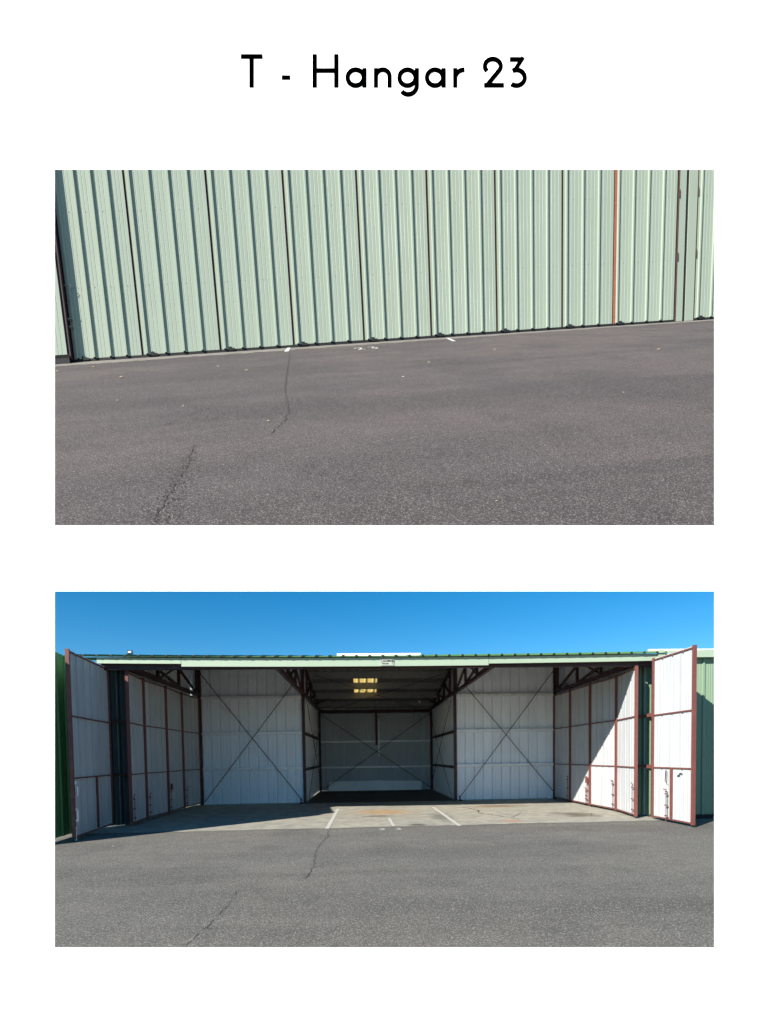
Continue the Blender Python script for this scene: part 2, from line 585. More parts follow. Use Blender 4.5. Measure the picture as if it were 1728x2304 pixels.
# jamb walls beside the opening
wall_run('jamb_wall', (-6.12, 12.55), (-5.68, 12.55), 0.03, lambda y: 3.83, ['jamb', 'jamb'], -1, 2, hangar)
wall_run('jamb_wall', (6.75, 12.62), (7.55, 12.62), 0.03, lambda y: 3.83, ['green', 'green'], -1, 3, hangar)
for z in (1.24, 2.5):
    B('jamb_rail', (-6.1, 12.44, z), (-5.66, 12.5, z + .06), 'dark_steel', hangar)
    B('jamb_rail', (6.8, 12.52, z), (7.5, 12.58, z + .06), 'oxide', hangar)

# roof pans: front slope and the slope over the rear bay
RW = 0.3125


def roof_mesh(length, w, under, top):
    p = [(0, 0), (0.12, 0), (0.135, 0.042), (0.175, 0.042), (0.19, 0), (w, 0)]
    vs_, fs, fm = [], [], []
    n = len(p)
    for layer in (0, 1):
        for yy in (0, length):
            for x_, z_ in p:
                vs_.append((x_, yy, z_ + layer * 0.006))
    for layer in (0, 1):
        o_ = layer * 2 * n
        for i in range(n - 1):
            fs.append((o_ + i, o_ + i + 1, o_ + n + i + 1, o_ + n + i))
            fm.append(layer)
    for i in range(n - 1):
        fs.append((i, i + 1, 2 * n + i + 1, 2 * n + i))
        fm.append(1)
    return mesh('roof_pan', vs_, fs, [under, top], fm)


pan_f = roof_mesh(math.hypot(RIDGE_Y - 11.985, SL_F * (RIDGE_Y - 11.985)), RW, 'under', 'green_dark')
pan_r = roof_mesh(math.hypot(24.35 - RIDGE_Y, .2 * (24.35 - RIDGE_Y)), RW, 'under', 'green_dark')
roof = link('roof', None, hangar)
x = -6.7 - 0.155
count = 0
sag = lambda x: 0.045 * ((x - 0.5) / 6.5) ** 2
while x < 8.6:
    o = link('roof_panel', pan_f, roof, (x, 11.985, roof_z(11.985) + 0.035 + sag(x)))
    o.rotation_euler = (math.atan(SL_F), 0, 0)
    cap = MB()
    cap.hexa([(x + .118, 11.977, roof_z(11.985) + .036 + sag(x)), (x + .192, 11.977, roof_z(11.985) + .036 + sag(x)),
              (x + .192, 12.015, roof_z(11.985) + .036 + sag(x)), (x + .118, 12.015, roof_z(11.985) + .036 + sag(x)),
              (x + .136, 11.977, roof_z(11.985) + .078 + sag(x)), (x + .174, 11.977, roof_z(11.985) + .078 + sag(x)),
              (x + .174, 12.015, roof_z(11.985) + .078 + sag(x)), (x + .136, 12.015, roof_z(11.985) + .078 + sag(x))])
    cap.build('closure_plug', 'black', roof)
    x += RW
xs = -2.55
k = 0
while xs < 3.6:
    if abs(xs + RW / 2 - 0.15) < 0.48:
        seg = [(RIDGE_Y, 19.55, 0), (19.55, 21.8, 1), (21.8, 24.35, 0)]
    else:
        seg = [(RIDGE_Y, 24.35, 0)]
    for a, b, lit in seg:
        md = pan_r if len(seg) == 1 else roof_mesh(math.hypot(b - a, .2 * (b - a)), RW, 'skylight' if lit else 'under', 'skylight' if lit else 'green')
        o = link('skylight_panel' if lit else 'roof_panel', md, roof, (xs, a, roof_z(a) + .02))
        o.rotation_euler = (-math.atan(.2), 0, 0)
    xs += RW
# raised white skylight sheets on the front slope
o = link('roof_skylight', MB().hexa([(-.62, 12.55, 4.07), (1.44, 12.55, 4.07), (1.44, 14.4, 4.44), (-.62, 14.4, 4.44),
                                     (-.62, 12.55, 4.135), (1.44, 12.55, 4.135), (1.44, 14.4, 4.51), (-.62, 14.4, 4.51)]).build('t', 'roof_white').data, roof)
bpy.data.objects.remove(bpy.data.objects['t'])
o = MB().hexa([(8.2, 12.55, 4.09), (10.4, 12.55, 4.09), (10.4, 14.4, 4.46), (8.2, 14.4, 4.46),
               (8.2, 12.55, 4.2), (10.4, 12.55, 4.2), (10.4, 14.4, 4.58), (8.2, 14.4, 4.58)]).build('roof_skylight', 'roof_white', roof)

# fascia: three lengths, slightly sagging in the middle
def fascia(xa, xb, zb, name='fascia', y=12.06, th=0.05):
    vs_, fs = [], []
    k = 8
    for i in range(k + 1):
        x_ = xa + (xb - xa) * i / k
        b_ = zb + sag(x_)
        t_ = 3.935 + sag(x_)
        vs_ += [(x_, y, b_), (x_, y, t_), (x_, y + th, t_), (x_, y + th, b_)]
        if i:
            q = 4 * i
            for e in range(4):
                fs.append((q - 4 + e, q - 4 + (e + 1) % 4, q + (e + 1) % 4, q + e))
    fs += [(0, 1, 2, 3), tuple(4 * k + j for j in (3, 2, 1, 0))]
    return link(name, mesh(name, vs_, fs, 'fascia'), hangar)


fascia(-6.12, -4.21, 3.80)
fascia(-4.2, 3.0, 3.735)
fascia(3.01, 7.25, 3.775)
B('fascia_trim', (-6.9, 12.15, 3.94), (8.7, 12.18, 4.0), 'green_dark', hangar)
B('fascia_bracket', (7.1, 12.015, 3.84), (7.26, 12.055, 4.06), 'fascia', hangar)
B('header_beam', (-6.1, 12.2, 3.72), (7.2, 12.32, 3.92), 'dark_steel', hangar)

# purlins under the roof
for y in (13.5, 14.75, 16.0, 17.25):
    z = roof_z(y)
    m = MB().box((XL - .3, y - .004, z - .2), (XR + .3, y + .004, z)).box((XL - .3, y, z - .208), (XR + .3, y + .06, z - .2))
    m.build('purlin', 'purlin', hangar)
for y in (18.2, 19.3, 20.5, 21.7, 22.9):
    z = roof_z(y)
    m = MB().box((X1 - .04, y - .004, z - .25), (X2 + .04, y + .004, z)).box((X1 - .04, y, z - .258), (X2 + .04, y + .06, z - .25))
    m.build('purlin', 'purlin', hangar)
B('ridge_beam', (XL - .3, 17.9, 4.78), (XR + .3, 18.0, 5.0), 'purlin', hangar)
B('rear_beam', (X1, YT - .16, 3.66), (X2, YT - .02, 3.83), 'dark_steel', hangar)

# posts
for px, py, top in ((X1, YW, 4.9), (X2, YW, 4.9), (X1 + .02, YT - .04, 3.7), (X2 - .02, YT - .04, 3.7), (XL - .02, YW - .02, 4.9), (XR + .02, YW - .02, 4.9)):
    B('post', (px - .05, py - .05, 0.004), (px + .05, py + .03, top), 'dark_steel', hangar)

# girts
for xa, xb in ((XL + .05, X1 - .055), (X2 + .055, XR - .05)):   # wing girts
    for z in (1.2, 2.42, 3.66):
        MB().box((xa, YW - .09, z), (xb, YW - .082, z + .095)).box((xa, YW - .082, z + .087), (xb, YW + .02, z + .095)).build('girt', 'galv', hangar)
for z in (1.08, 2.29):
    MB().box((X1 + .06, YT - .06, z), (X2 - .06, YT - .052, z + .08)).box((X1 + .06, YT - .052, z + .072), (X2 - .06, YT + .05, z + .08)).build('girt', 'galv', hangar)
for px in (X1, X2):
    for z in (1.15, 2.42):
        B('girt', (px - .04, YW + .04, z), (px + .05, YT - .09, z + .085), 'dark_steel', hangar)

# trusses
def truss(px, ya, yb, ys, parent, cross=True):
    t = link('truss', None, parent)
    MB().bar((px, ya, H + .05), (px, yb, H + .05), .09, .1).build('bottom_chord', 'dark_steel', t)
    zt = lambda y: roof_z(y) - .26
    if yb <= RIDGE_Y:
        y_start = max(ya, 13.0)
    else:
        y_start = ya
    MB().bar((px, y_start, max(zt(y_start), H + .12)), (px, yb, max(zt(yb), H + .12)), .08, .08).build('top_chord', 'dark_steel', t)
    for y in ys:
        MB().bar((px, y, H + .08), (px, y, max(zt(y), H + .14)), .075, .075).build('web_post', 'dark_steel', t)
    yy = [ya + .3] + list(ys) if yb <= RIDGE_Y else list(ys)
    for a, b in zip(yy, yy[1:]):
        if yb <= RIDGE_Y:
            MB().bar((px, a + .05, max(zt(a), H + .12)), (px, b - .06, H + .1), .06, .06).build('diagonal', 'dark_steel', t)
        else:
            MB().bar((px, a + .05, H + .1), (px, b - .06, max(zt(b), H + .12)), .06, .06).build('diagonal', 'dark_steel', t)
    if cross and len(ys) > 1:
        a, b = ys[0], ys[1]
        MB().bar((px + .05, a + .05, H + .1), (px + .05, b - .5, zt(b - .5)), .045, .045).build('diagonal', 'dark_steel', t)
    return t


for px in (XL - .03, X1, X2, XR + .03):
    truss(px, YF + .05, YW - .03, (14.35, 15.95, 17.6), hangar)
for px in (X1 + .06, X2 - .06):
    truss(px, YW + .05, YT - .1, (18.5, 19.9, 21.3, 22.6), hangar, False)

# bracing rods
def rod(*pts, r=.013, name='brace_rod'):
    MB().tube(pts, r, 5).build(name, 'dark_steel', hangar)


yy = YW - .13
rod((XL + .05, yy, 4.55), (X1 - .08, yy, .12))
rod((X1 - .35, yy - .02, 4.1), (XL + .1, yy - .02, .12))
rod((X2 + .3, yy, 4.1), (XR - .08, yy, .3))
rod((XR - .02, yy - .02, 4.6), (X2 + .1, yy - .02, .1))
yy = YT - .12
rod((X1 + .08, yy, 3.62), (X2 - .08, yy, .12))
rod((X2 - .08, yy - .03, 3.62), (X1 + .2, yy - .03, .12))
for px, s in ((X1 + .1, 1), (X2 - .1, -1)):
    rod((px, YW + .15, 3.6), (px, YT - .3, .15), r=.01)
    rod((px + .02 * s, YT - .3, 3.6), (px + .02 * s, YW + .2, .15), r=.01)
rod((X1 + .3, 18.9, roof_z(18.9) - .26), (X2 - .3, 23.6, roof_z(23.6) - .26), r=.01)
rod((X2 - .3, 18.9, roof_z(18.9) - .28), (X1 + .3, 23.6, roof_z(23.6) - .28), r=.01)
for px in (X1 - .12, X2 + .14):       # turnbuckle shoes at the bay corners
    MB().box((px - .05, YW - .2, .004), (px + .05, YW - .08, .05)).tube([(px, YW - .15, .04), (px - .02, YW - .14, .2)], .022, 6).build('brace_shoe', 'dark_steel', hangar)
for px, s in ((X1 + .02, 1), (X2 - .02, -1)):   # knee braces in the rear bay
    MB().bar((px, 22.6, 3.95), (px + .55 * s, 22.6, 4.2), .06).build('knee_brace', 'dark_steel', hangar)
# hanging pipe, pale conduit and lamp on the rear wall
B('hanging_post', (.56, YT - .2, 2.15), (.66, YT - .1, roof_z(YT) - .02), 'dark_steel', hangar)
B('conduit', (.68, YT - .02, 1.62), (.76, YT + .04, 3.42), 'galv', hangar)
MB().tube([(2.5, 22.5, 3.95), (2.5, 22.5, 4.0), (2.5, 22.5, 4.06)], .045, 8).build('lamp', 'roof_white', hangar)
# loose sheets along the foot of the rear wall
for i, (a, b, h_, tl) in enumerate(((-1.7, .85, .47, .02), (.75, 2.72, .45, -.015))):
    MB().hexa([(a, YT - .12 - i * .015, .012), (b, YT - .12 - i * .015, .012), (b, YT - .115 - i * .015, .012), (a, YT - .115 - i * .015, .012),
               (a + .06, YT - .06 - i * .015, h_ - tl), (b + .02, YT - .06 - i * .015, h_ + tl), (b + .02, YT - .055 - i * .015, h_ + tl), (a + .06, YT - .055 - i * .015, h_ - tl)]).build('kick_sheet', 'kick', hangar)

# maker's sign on the fascia
sign = tag(link('sign', MB().box((0, -.006, 0), (.31, 0, .205)).build('t2', 'sign_plate').data, None, (.43, 12.05, 3.745)),
           'small white sign with black house outline on the green front beam', 'sign')
bpy.data.objects.remove(bpy.data.objects['t2'])
m = MB()
m.bar((.02, -.008, .148), (.155, -.008, .2), .004, .012, (0, 1, 0)).bar((.155, -.008, .2), (.29, -.008, .148), .004, .012, (0, 1, 0))
m.bar((.028, -.008, .06), (.028, -.008, .148), .006, .006).bar((.282, -.008, .04), (.282, -.008, .148), .006, .006)
m.bar((.028, -.008, .06), (.06, -.008, .06), .006, .006)
m.build('house_outline', 'ink', sign)
for txt, sz, x0, z0 in (('ALUMNO', .062, .055, .088), ('503 228 0000'[:7], .042, .05, .03)):
    c = bpy.data.curves.new('lettering', 'FONT')
    c.body = txt
    c.size = sz
    c.extrude = .001
    c.offset = .0012
    c.materials.append(M['ink'])
    tmp = bpy.data.objects.new('tmp', c)
    md = bpy.data.meshes.new_from_object(tmp)
    bpy.data.objects.remove(tmp)
    o = link('lettering', md, sign, (x0, -.008, z0))
    o.rotation_euler = (math.pi / 2, 0, 0)

# floodlight on the roof
fl = thing('floodlight', 'tiny square floodlight standing on the roof edge at the left', 'floodlight', (-5.47, 12.3, 4.075))
MB().box((-.07, -.02, .05), (.07, .04, .15)).build('housing', 'black', fl)
B('lens', (-.05, -.024, .075), (.05, -.021, .125), 'galv', fl)
fl.scale = (.75, .75, .75)
MB().box((-.02, 0, -.05), (.02, .03, .05)).box((-.09, -.02, .03), (.09, .04, .05)).build('bracket', 'black', fl)


# ------------------------------------------------------------------ door leaves of the open hangar
def bolt(parent, x_, y_, z0, z1, handle=True, mat='oxide'):
    m = MB().tube([(x_, y_, z0), (x_, y_, z1)], .008, 6)
    if handle:
        m.tube([(x_, y_, z1), (x_ + .03, y_, z1 + .015), (x_ + .1, y_, z1 + .015)], .011, 6)
    for z in (z0 + .12, z1 - .1, (z0 + z1) / 2):
        m.box((x_ - .03, y_ - .02, z), (x_ + .03, y_ + .02, z + .025))
    return m.build('drop_bolt', mat, parent)


def leaf(name, label, p0, p1, inner, npan, top, group, rails=(1.24, 2.48), mid=None, bolts=(), mats=LW, box=None, stile=.045, fd=.035, base=.06):
    p0, p1 = V(p0), V(p1)
    d = p1 - p0
    L_ = d.length
    t = thing(name, label, 'door', (p0.x, p0.y, 0), math.atan2(d.y, d.x), group)
    for i in range(npan):
        link('cladding_panel', sheet_mesh((L_ - .02) / npan, top - base, inner, mats, 0.03), t, (.01 + i * (L_ - .02) / npan, 0, base))
    s = inner
    a, b = .003 * s, fd * s
    for x_ in (0, L_ - stile):
        B('stile', (x_, -.036 * s, base - .01), (x_ + stile, b, top + .01), 'oxide', t)
    zz = [base + .012, *rails, top - .052]
    for z in zz:
        B('rail', (stile, a, z), (L_ - stile, b * .8, z + .028), 'oxide', t)
    if mid:
        B('mullion', (L_ * mid - .035, a, base + .06), (L_ * mid + .035, b * .9, rails[0]), 'oxide', t)
    for x_, z0, z1 in bolts:
        bolt(t, x_, b + .015 * s, z0, z1)
    return t


rowL = [(-5.585, 12.33), (-5.74, 13.57), (-5.70, 14.97), (-5.77, 16.45), (-5.66, 17.8)]
rowR = [(6.62, 12.10), (6.87, 13.55), (6.80, 15.0), (6.79, 16.45), (6.77, 17.8)]
where = ['first from the front', 'second from the front', 'third from the front', 'last, against the back wall']
for i in range(4):
    a, b = V(rowL[i]), V(rowL[i + 1])
    dd = (b - a).normalized()
    leaf('door_leaf', 'shaded white door leaf with brown frame in the left row, ' + where[i], a + dd * .008, b - dd * .008, -1, 4, 3.72,
         'door leaves folded back along the sides', bolts=[(.12, .08, .75 - .05 * (i % 2))])
    a, b = V(rowR[i]), V(rowR[i + 1])
    dd = (b - a).normalized()
    L_ = (b - a).length
    leaf('door_leaf', ('sunlit' if i < 2 else 'partly shaded' if i == 2 else 'shaded') + ' white door leaf with brown frame in the right row, ' + where[i], a + dd * .008, b - dd * .008, 1, 4, 3.70,
         'door leaves folded back along the sides', bolts=[(.12, .08, .85), ] if i != 2 else [(.12, .08, .9), (.2, .1, .55)])
for i, o in enumerate([q for q in bpy.data.objects if q.name.startswith('door_leaf')]):
    if 'left row, third' in o['label'] or 'right row, third' in o['label']:
        s = -1 if 'left' in o['label'] else 1
        B('lock_plate', (.03, .062 * s, .72), (.13, .1 * s, .9), 'oxide', o)

tl = leaf('swing_door', 'left swung-out door leaf, white inside with one pinkish lit edge', (-5.79, 10.29), (-6.06, 12.42), -1, 6, 3.80, 'swung-out end leaves', mid=.57)
MB().box((-.03, -.075, .62), (.03, -.061, .67)).tube([(-.01, -.09, .42), (-.01, -.09, .64)], .016, 6).box((-.03, -.1, .4), (.03, -.06, .44)).build('drop_bolt', 'galv', tl)
MB().tube([(0, -.07, .9), (0, -.1, .92), (0, -.1, 1.08), (0, -.07, 1.1)], .012, 6).box((-.02, -.08, 1.14), (.04, -.06, 1.2)).build('pull_handle', 'galv', tl)
MB().tube([(.03, -.03, .012), (.03, -.03, .3)], .014, 6).build('floor_bolt', 'galv', tl)
tr_ = leaf('swing_door', 'right swung-out door leaf, bright white inside with brick-red frame', (6.98, 10.47), (6.93, 11.93), 1, 4, 3.84, 'swung-out end leaves', mid=.5, stile=.055)
bolt(tr_, .82, .08, .03, .75)
MB().tube([(.86, .06, 1.2), (.86, .08, .95), (.8, .08, .92)], .012, 6).build('pull_handle', 'dark_steel', tr_)
MB().box((.35, .05, 1.16), (.5, .07, 1.2)).box((.4, .06, 1.12), (.48, .09, 1.16)).build('latch', 'galv', tr_)
for z in (1.24, 2.48):
    B('hinge', (1.46, -.02, z - .01), (1.62, .06, z + .07), 'oxide', tr_)

# green back of the neighbour's swung-out leaf at far left
leaf('swing_door', 'dark green back of a swung-out leaf at the far left edge', (-6.36, 12.3), (-6.17, 9.75), -1, 8, 3.82, 'swung-out end leaves', mats=['white', 'leaf_green'])
o = [q for q in bpy.data.objects if q.get('label', '').startswith('dark green back')][0]
MB().box((2.2, -.05, .01), (2.45, .04, .06)).build('roller', 'black', o)


def facade(label, xa, xb, y, n):
    f = thing('neighbour_hangar', label, 'facade', (xa, y, 0))
    w = (xb - xa) / n
    for i in range(n):
        link('cladding_panel', sheet_mesh(w, 3.78, 1, ['white', 'green']), f, (i * w, 0, .1))
    B('base_strip', (0, .004, .0), (xb - xa, .05, .1), 'black', f)
    B('fascia', (0, -.16, 3.84), (xb - xa, -.1, 4.0), 'fascia', f)
    return f


facade('green ribbed front of the neighbouring hangar at the right edge', 7.2, 22.4, 11.92, 50)
facade('green ribbed hangar front hidden behind the far left door', -22, -6.4, 12.42, 51)

# litter on the lower apron
rg = random.Random(5)
lm = []
for k in range(3):
    pts = [(rg.uniform(.6, 1) * math.cos(a) * .035, rg.uniform(.5, 1) * math.sin(a) * .02, .004 + .008 * rg.random()) for a in [j * math.pi / 3 for j in range(6)]]
    lm.append(mesh('fallen_leaf', [(0, 0, .012)] + pts, [(0, j + 1, (j + 1) % 6 + 1) for j in range(6)], 'leaf' if k else 'leaf_pale'))
for x_, y_ in ((-4.9, 9.7), (-4.7, 9.6), (-3.2, 10.6), (-2.3, 8.4), (-2.6, 9.6), (-1.3, 8.0), (-1.1, 7.7), (2.0, 9.2), (3.2, 8.7), (1.0, 8.7), (4.1, 6.4),
               (6.2, 9.0), (.6, 7.4), (2.9, 10.4), (-3.9, 7.4), (.9, 5.2), (2.0, 4.9), (-.4, 9.9)):
    o = link('fallen_leaf', lm[rg.randrange(3)], None, (x_, y_, .001), rg.uniform(0, 6))
    s = rg.uniform(.4, .8)
    o.scale = (s, s, s)
    tag(o, 'tiny dry leaf lying on grey asphalt before the open hangar', 'leaf', 'leaves on the lower asphalt')

# ------------------------------------------------------------------ the closed hangar front above its sloping apron
UO = V((-50.517, 89.51, 67.874))                    # foot of the closed doors, left end
UX = V((0.977, 0.120, 0.175)).normalized()           # along the foot of the doors
RN = V((-0.052, -0.663, 0.746))
RN = (RN - UX * RN.dot(UX)).normalized()             # normal of the sloping apron
RY = RN.cross(UX).normalized()                       # up the slope
WT = V((-0.040, -0.107, 0.993)).normalized()         # the leaning ribs
WZ = (WT - UX * WT.dot(UX)).normalized()
WN = WZ.cross(UX).normalized()                       # into the building
SKEW = WT.dot(UX) / WT.dot(WZ)


def frame(ax, ay, az, o_):
    return Matrix(((ax.x, ay.x, az.x, o_.x), (ax.y, ay.y, az.y, o_.y), (ax.z, ay.z, az.z, o_.z), (0, 0, 0, 1)))


US = 1.63                                            # metres per unit of the closed front's drawing
RAMP = frame(UX, RY, RN, UO) @ Matrix.Scale(US, 4)
WALL = frame(UX, WN, WZ, UO) @ Matrix.Scale(US, 4)
_near = lambda p: -57.0 - (p - 11.18) * 0.376          # lower edge of the slab
_fan = [(-45, _near(-45)), (125, _near(125)), (125, 5), (-45, 5)]
upper_apron = struct(link('sloping_apron', mesh('sloping_apron', [(a, b, 0) for a, b in _fan] + [(a, b, -1.2) for a, b in _fan],
                                                [(0, 1, 2, 3), (7, 6, 5, 4), (0, 4, 5, 1), (1, 5, 6, 2), (2, 6, 7, 3), (3, 7, 4, 0)], 'asphalt_upper')))
upper_apron.matrix_world = RAMP
# concrete edge strip along the doors
rg = random.Random(12)
vs_, fs = [], []
for i in range(240):
    x_ = -45 + i * 170 / 239
    vs_ += [(x_, -3.2 + rg.uniform(-.5, .4) + 1.4 * min(1, max(0, (x_ - 5) / 60)), .02), (x_, 2, .02)]
    if i:
        fs.append((2 * i - 2, 2 * i, 2 * i + 1, 2 * i - 1))
link('concrete_edge', mesh('concrete_edge', vs_, fs, 'strip'), upper_apron)
for p_ in ([(23.9, .2), (24.25, .2), (23.5, -4.6), (23.05, -4.6)], [(41.95, -1.6), (41.6, -1.7), (40.75, -6.1), (41.15, -6.1)]):
    link('painted_line', mesh('painted_line', [(a, b, .04) for a, b in p_], [(0, 1, 2, 3)], 'paint'), upper_apron)
digit('2', 30.1, -8.2, (1.1, 2.4), upper_apron, .03, w=.2)
digit('3', 31.5, -8.2, (1.1, 2.4), upper_apron, .03, w=.2)
crack('crack', [(23.48, -5.9), (21.62, -20.88), (20.23, -31.6), (19.76, -36.84), (19.44, -41.03), (18.95, -43.21), (18.08, -46.38)], .022, .10, 'crack', upper_apron, .02, rg)
crack('crack', [(14.81, -47.03), (14.66, -49.25), (14.63, -50.89), (14.39, -52.26), (14.2, -53.75), (14.03, -55.28), (13.94, -56.44), (13.86, -59.5)], .016, .06, 'crack', upper_apron, .02, rg)
crack('crack', [(19.67, -37.43), (17.72, -37.27), (15.57, -37.21), (14.39, -39.01), (13.21, -42.0)], .018, .06, 'crack', upper_apron, .02, rg)
cv, cf = [], []
for k in range(420):
    y_ = -47.2 - 12.5 * rg.random() ** .7
    c0 = 14.8 + (y_ + 47) * .085
    x_ = c0 + rg.gauss(0.1, .12 + .03 * (-47 - y_))
    r = rg.uniform(.012, .045)
    cf.append(tuple(range(len(cv), len(cv) + 5)))
    cv += [(x_ + r * rg.uniform(.5, 1) * math.cos(a), y_ + 1.3 * r * rg.uniform(.5, 1) * math.sin(a), .015) for a in (0.3, 1.5, 2.6, 3.9, 5.1)]
o = link('crack_crumbs', mesh('crack_crumbs', cv, cf, 'crack'), upper_apron)
o['kind'] = 'stuff'
# concrete pylons that carry the sloping apron at its two sides
for px in (-40, 118):
    for q in (-40, -8):
        c = RAMP @ V((px, q, -1.2))
        o = MB().box((c.x - 1.5, c.y - 1.5, 0), (c.x + 1.5, c.y + 1.5, c.z + .8)).build('support_pylon', 'pylon')
        o.parent = upper_apron
        o.matrix_parent_inverse = RAMP.inverted()

# closed door leaves
TOPH = 21.0


def slab(parent, name, xa, xb, ya, yb, za, zb, mat):
    """a box in the leaning wall frame; its sides follow the leaning ribs"""
    k = lambda x_, y_, z_: (x_ + SKEW * z_, y_, z_)
    return MB().hexa([k(xa, ya, za), k(xb, ya, za), k(xb, yb, za), k(xa, yb, za),
                      k(xa, ya, zb), k(xb, ya, zb), k(xb, yb, zb), k(xa, yb, zb)]).build(name, mat, parent)


def upper_pan(w, h, ribw=.24, dep=.19, minor=3):
    key = ('up', round(w, 3), round(h, 3), minor)
    if key in _cache:
        return _cache[key]
    # outer face towards -y; rib first, then the flat with fine grooves
    p = [(0, 0), (.035, -dep), (.2, -dep), (.24, 0)]
    for j in range(minor):
        c = ribw + (w - ribw) * (j + 1) / (minor + 1)
        p += [(c - .035, 0), (c - .012, .018), (c + .012, .018), (c + .035, 0)]
    p.append((w, 0))
    nn = len(p)
    vs_, fs = [], []
    for yo in (0, .06):
        for z_ in (0, h):
            vs_ += [(x_ + SKEW * z_, y_ + yo, z_) for x_, y_ in p]
    for L0 in (0, 2 * nn):
        for i in range(nn - 1):
            fs.append((L0 + i, L0 + i + 1, L0 + nn + i + 1, L0 + nn + i))
    for i in range(nn - 1):
        fs.append((i, i + 1, 2 * nn + i + 1, 2 * nn + i))
    m_ = mesh('upper_pan', vs_, fs, 'upper_green')
    _cache[key] = m_
    return m_


cuts = [1.9, 8.75, 16.78, 24.67, 32.57, 40.46, 48.48, 56.77, 63.47, 71.91]
words = ['first closed green door leaf right of the bolted brown edge', 'second closed green door leaf right of the bolted brown edge',
         'third closed green door leaf right of the bolted brown edge, ending above the white dab', 'closed green door leaf between the long crack and the painted numerals',
         'closed green door leaf just right of the faded painted numerals', 'closed green door leaf directly behind the slanting white tick mark',
         'closed green door leaf next right of the one behind the white tick', 'narrow closed green door leaf left of the wide orange strip',
         'closed green door leaf between wide orange strip and flat green posts']


def closed_leaf(a, b, label, fwd=0.0, edge=.13, pans=4, group='closed door leaves'):
    t = thing('closed_door_leaf', label, 'door', (0, 0, 0), 0, group)
    t.matrix_world = WALL @ Matrix.Translation((a, -fwd, 0))
    W = b - a
    slab(t, 'edge_strip', .03, edge, .0, .1, .3, TOPH, 'oxide_upper' if edge > .2 else 'edge_brown')
    x0 = .06 * 8 if W > 5 else .3
    pitch = (W - x0) / pans
    slab(t, 'edge_flange', edge + .002, x0 - .002 - .16, 0, .06, .3, TOPH, 'upper_green')
    for k in range(pans):
        link('cladding_panel', upper_pan(pitch, TOPH - .3), t, (x0 + k * pitch - .16 + SKEW * .3, 0, .3))
    slab(t, 'rubber_skirt', 0, W, .02, .12, .0, .3, 'black')
    slab(t, 'backing_frame', -.05, W + .05, .13, .3, .05, TOPH, 'dark_steel')
    if fwd > .5:
        slab(t, 'sill', .05, W - .02, .02, .97, -.9, .28, 'black')
    m_ = MB()
    for k in range(pans):
        for hh in (6.67, 13.3):
            for dx in (.45, .95):
                xx = x0 + k * pitch - .16 + dx + SKEW * hh
                m_.box((xx - .017, -.03, hh - .017), (xx + .017, .0, hh + .017))
    m_.build('screws', 'dark_steel', t)['kind'] = 'stuff'
    # roller bracket at the foot
    m_ = MB().box((.85, -.1, .1), (1.2, .02, .48)).box((1.15, -.1, .1), (1.5, .02, .33))
    m_.build('roller_bracket', 'black', t)
    return t


for i, (a, b) in enumerate(zip(cuts, cuts[1:])):
    wide = i == 8
    closed_leaf(a, b, words[i], fwd=[0, .02, 0, .03, 0, .02, 0, 0, -.03][i], edge=.34 if wide else .075, pans=3 if i == 7 else 4)
t0 = closed_leaf(-6.0, 1.72, 'closed green door leaf at the left edge carrying steel bolts', fwd=.8)
slab(t0, 'meeting_stile', 7.74, 7.86, .1, .98, .0, TOPH, 'dark_steel')  # near-black colour stands in for the shadow in the leaf gap
k = lambda x_, y_, z_: (x_ + SKEW * z_, y_, z_)
MB().tube([k(8.12, -.05, 4.2), k(8.12, -.05, .3)], .03, 6).tube([k(8.12, -.05, 4.0), k(8.2, -.06, 4.25), k(8.5, -.06, 4.3)], .03, 6).box(k(7.9, -.1, 3.0), k(8.3, .1, 3.1)).box(k(7.9, -.1, 3.7), k(8.3, .1, 3.8)).build('drop_bolt', 'purlin', t0).location.y = .5
MB().tube([k(8.0, 0, 6.1), k(8.2, -.12, 6.05), k(8.2, -.12, 5.2), k(8.0, 0, 5.15)], .03, 6).build('pull_handle', 'purlin', t0).location.y = .5
MB().tube([k(7.9, -.05, 6.75), k(8.5, -.06, 6.75), k(8.62, -.06, 6.6), k(8.5, -.06, 6.45), k(8.2, -.05, 6.45)], .03, 6).build('hasp', 'purlin', t0).location.y = .5
closed_leaf(-14.1, -6.15, 'next closed green door leaf, mostly out of frame at left', fwd=.8)
# flat posts with the dark gap at right, then the neighbour's doors
jamb = thing('door_post', 'flat green post pair with a black gap near the right edge', 'post')
jamb.matrix_world = WALL @ Matrix.Translation((71.95, 0, 0))
slab(jamb, 'edge_strip', .02, .12, -.02, .1, .05, TOPH, 'edge_brown')
slab(jamb, 'post_face', .13, 1.0, -.03, .1, .05, TOPH, 'upper_green')
slab(jamb, 'gap', .0, 2.66, .11, .3, .05, TOPH, 'black')
slab(jamb, 'post_face', 1.42, 2.55, -.02, .1, .05, TOPH, 'upper_green')
slab(jamb, 'edge_strip', 2.56, 2.64, -.02, .1, .05, TOPH, 'edge_brown')
for x_, z_ in ((.07, 13.2), (.07, 6.6), (2.62, 13.4), (2.62, 6.9)):
    slab(jamb, 'hinge', x_ - .05, x_ + .08, -.12, -.07, z_, z_ + .8, 'edge_brown')
closed_leaf(74.62, 82.6, 'closed green door leaf at the right edge beyond the flat posts', edge=.06)
nf = thing('neighbour_hangar', 'far closed green hangar front beyond the right edge', 'facade')
nf.matrix_world = WALL @ Matrix.Translation((82.7, 0, 0))
for j in range(18):
    link('cladding_panel', upper_pan(1.9, TOPH - .3), nf, (j * 1.9 + SKEW * .3, 0, .3))
nf = thing('neighbour_hangar', 'far closed green hangar front beyond the left edge', 'facade')
nf.matrix_world = WALL @ Matrix.Translation((-44.4, -.8, 0))
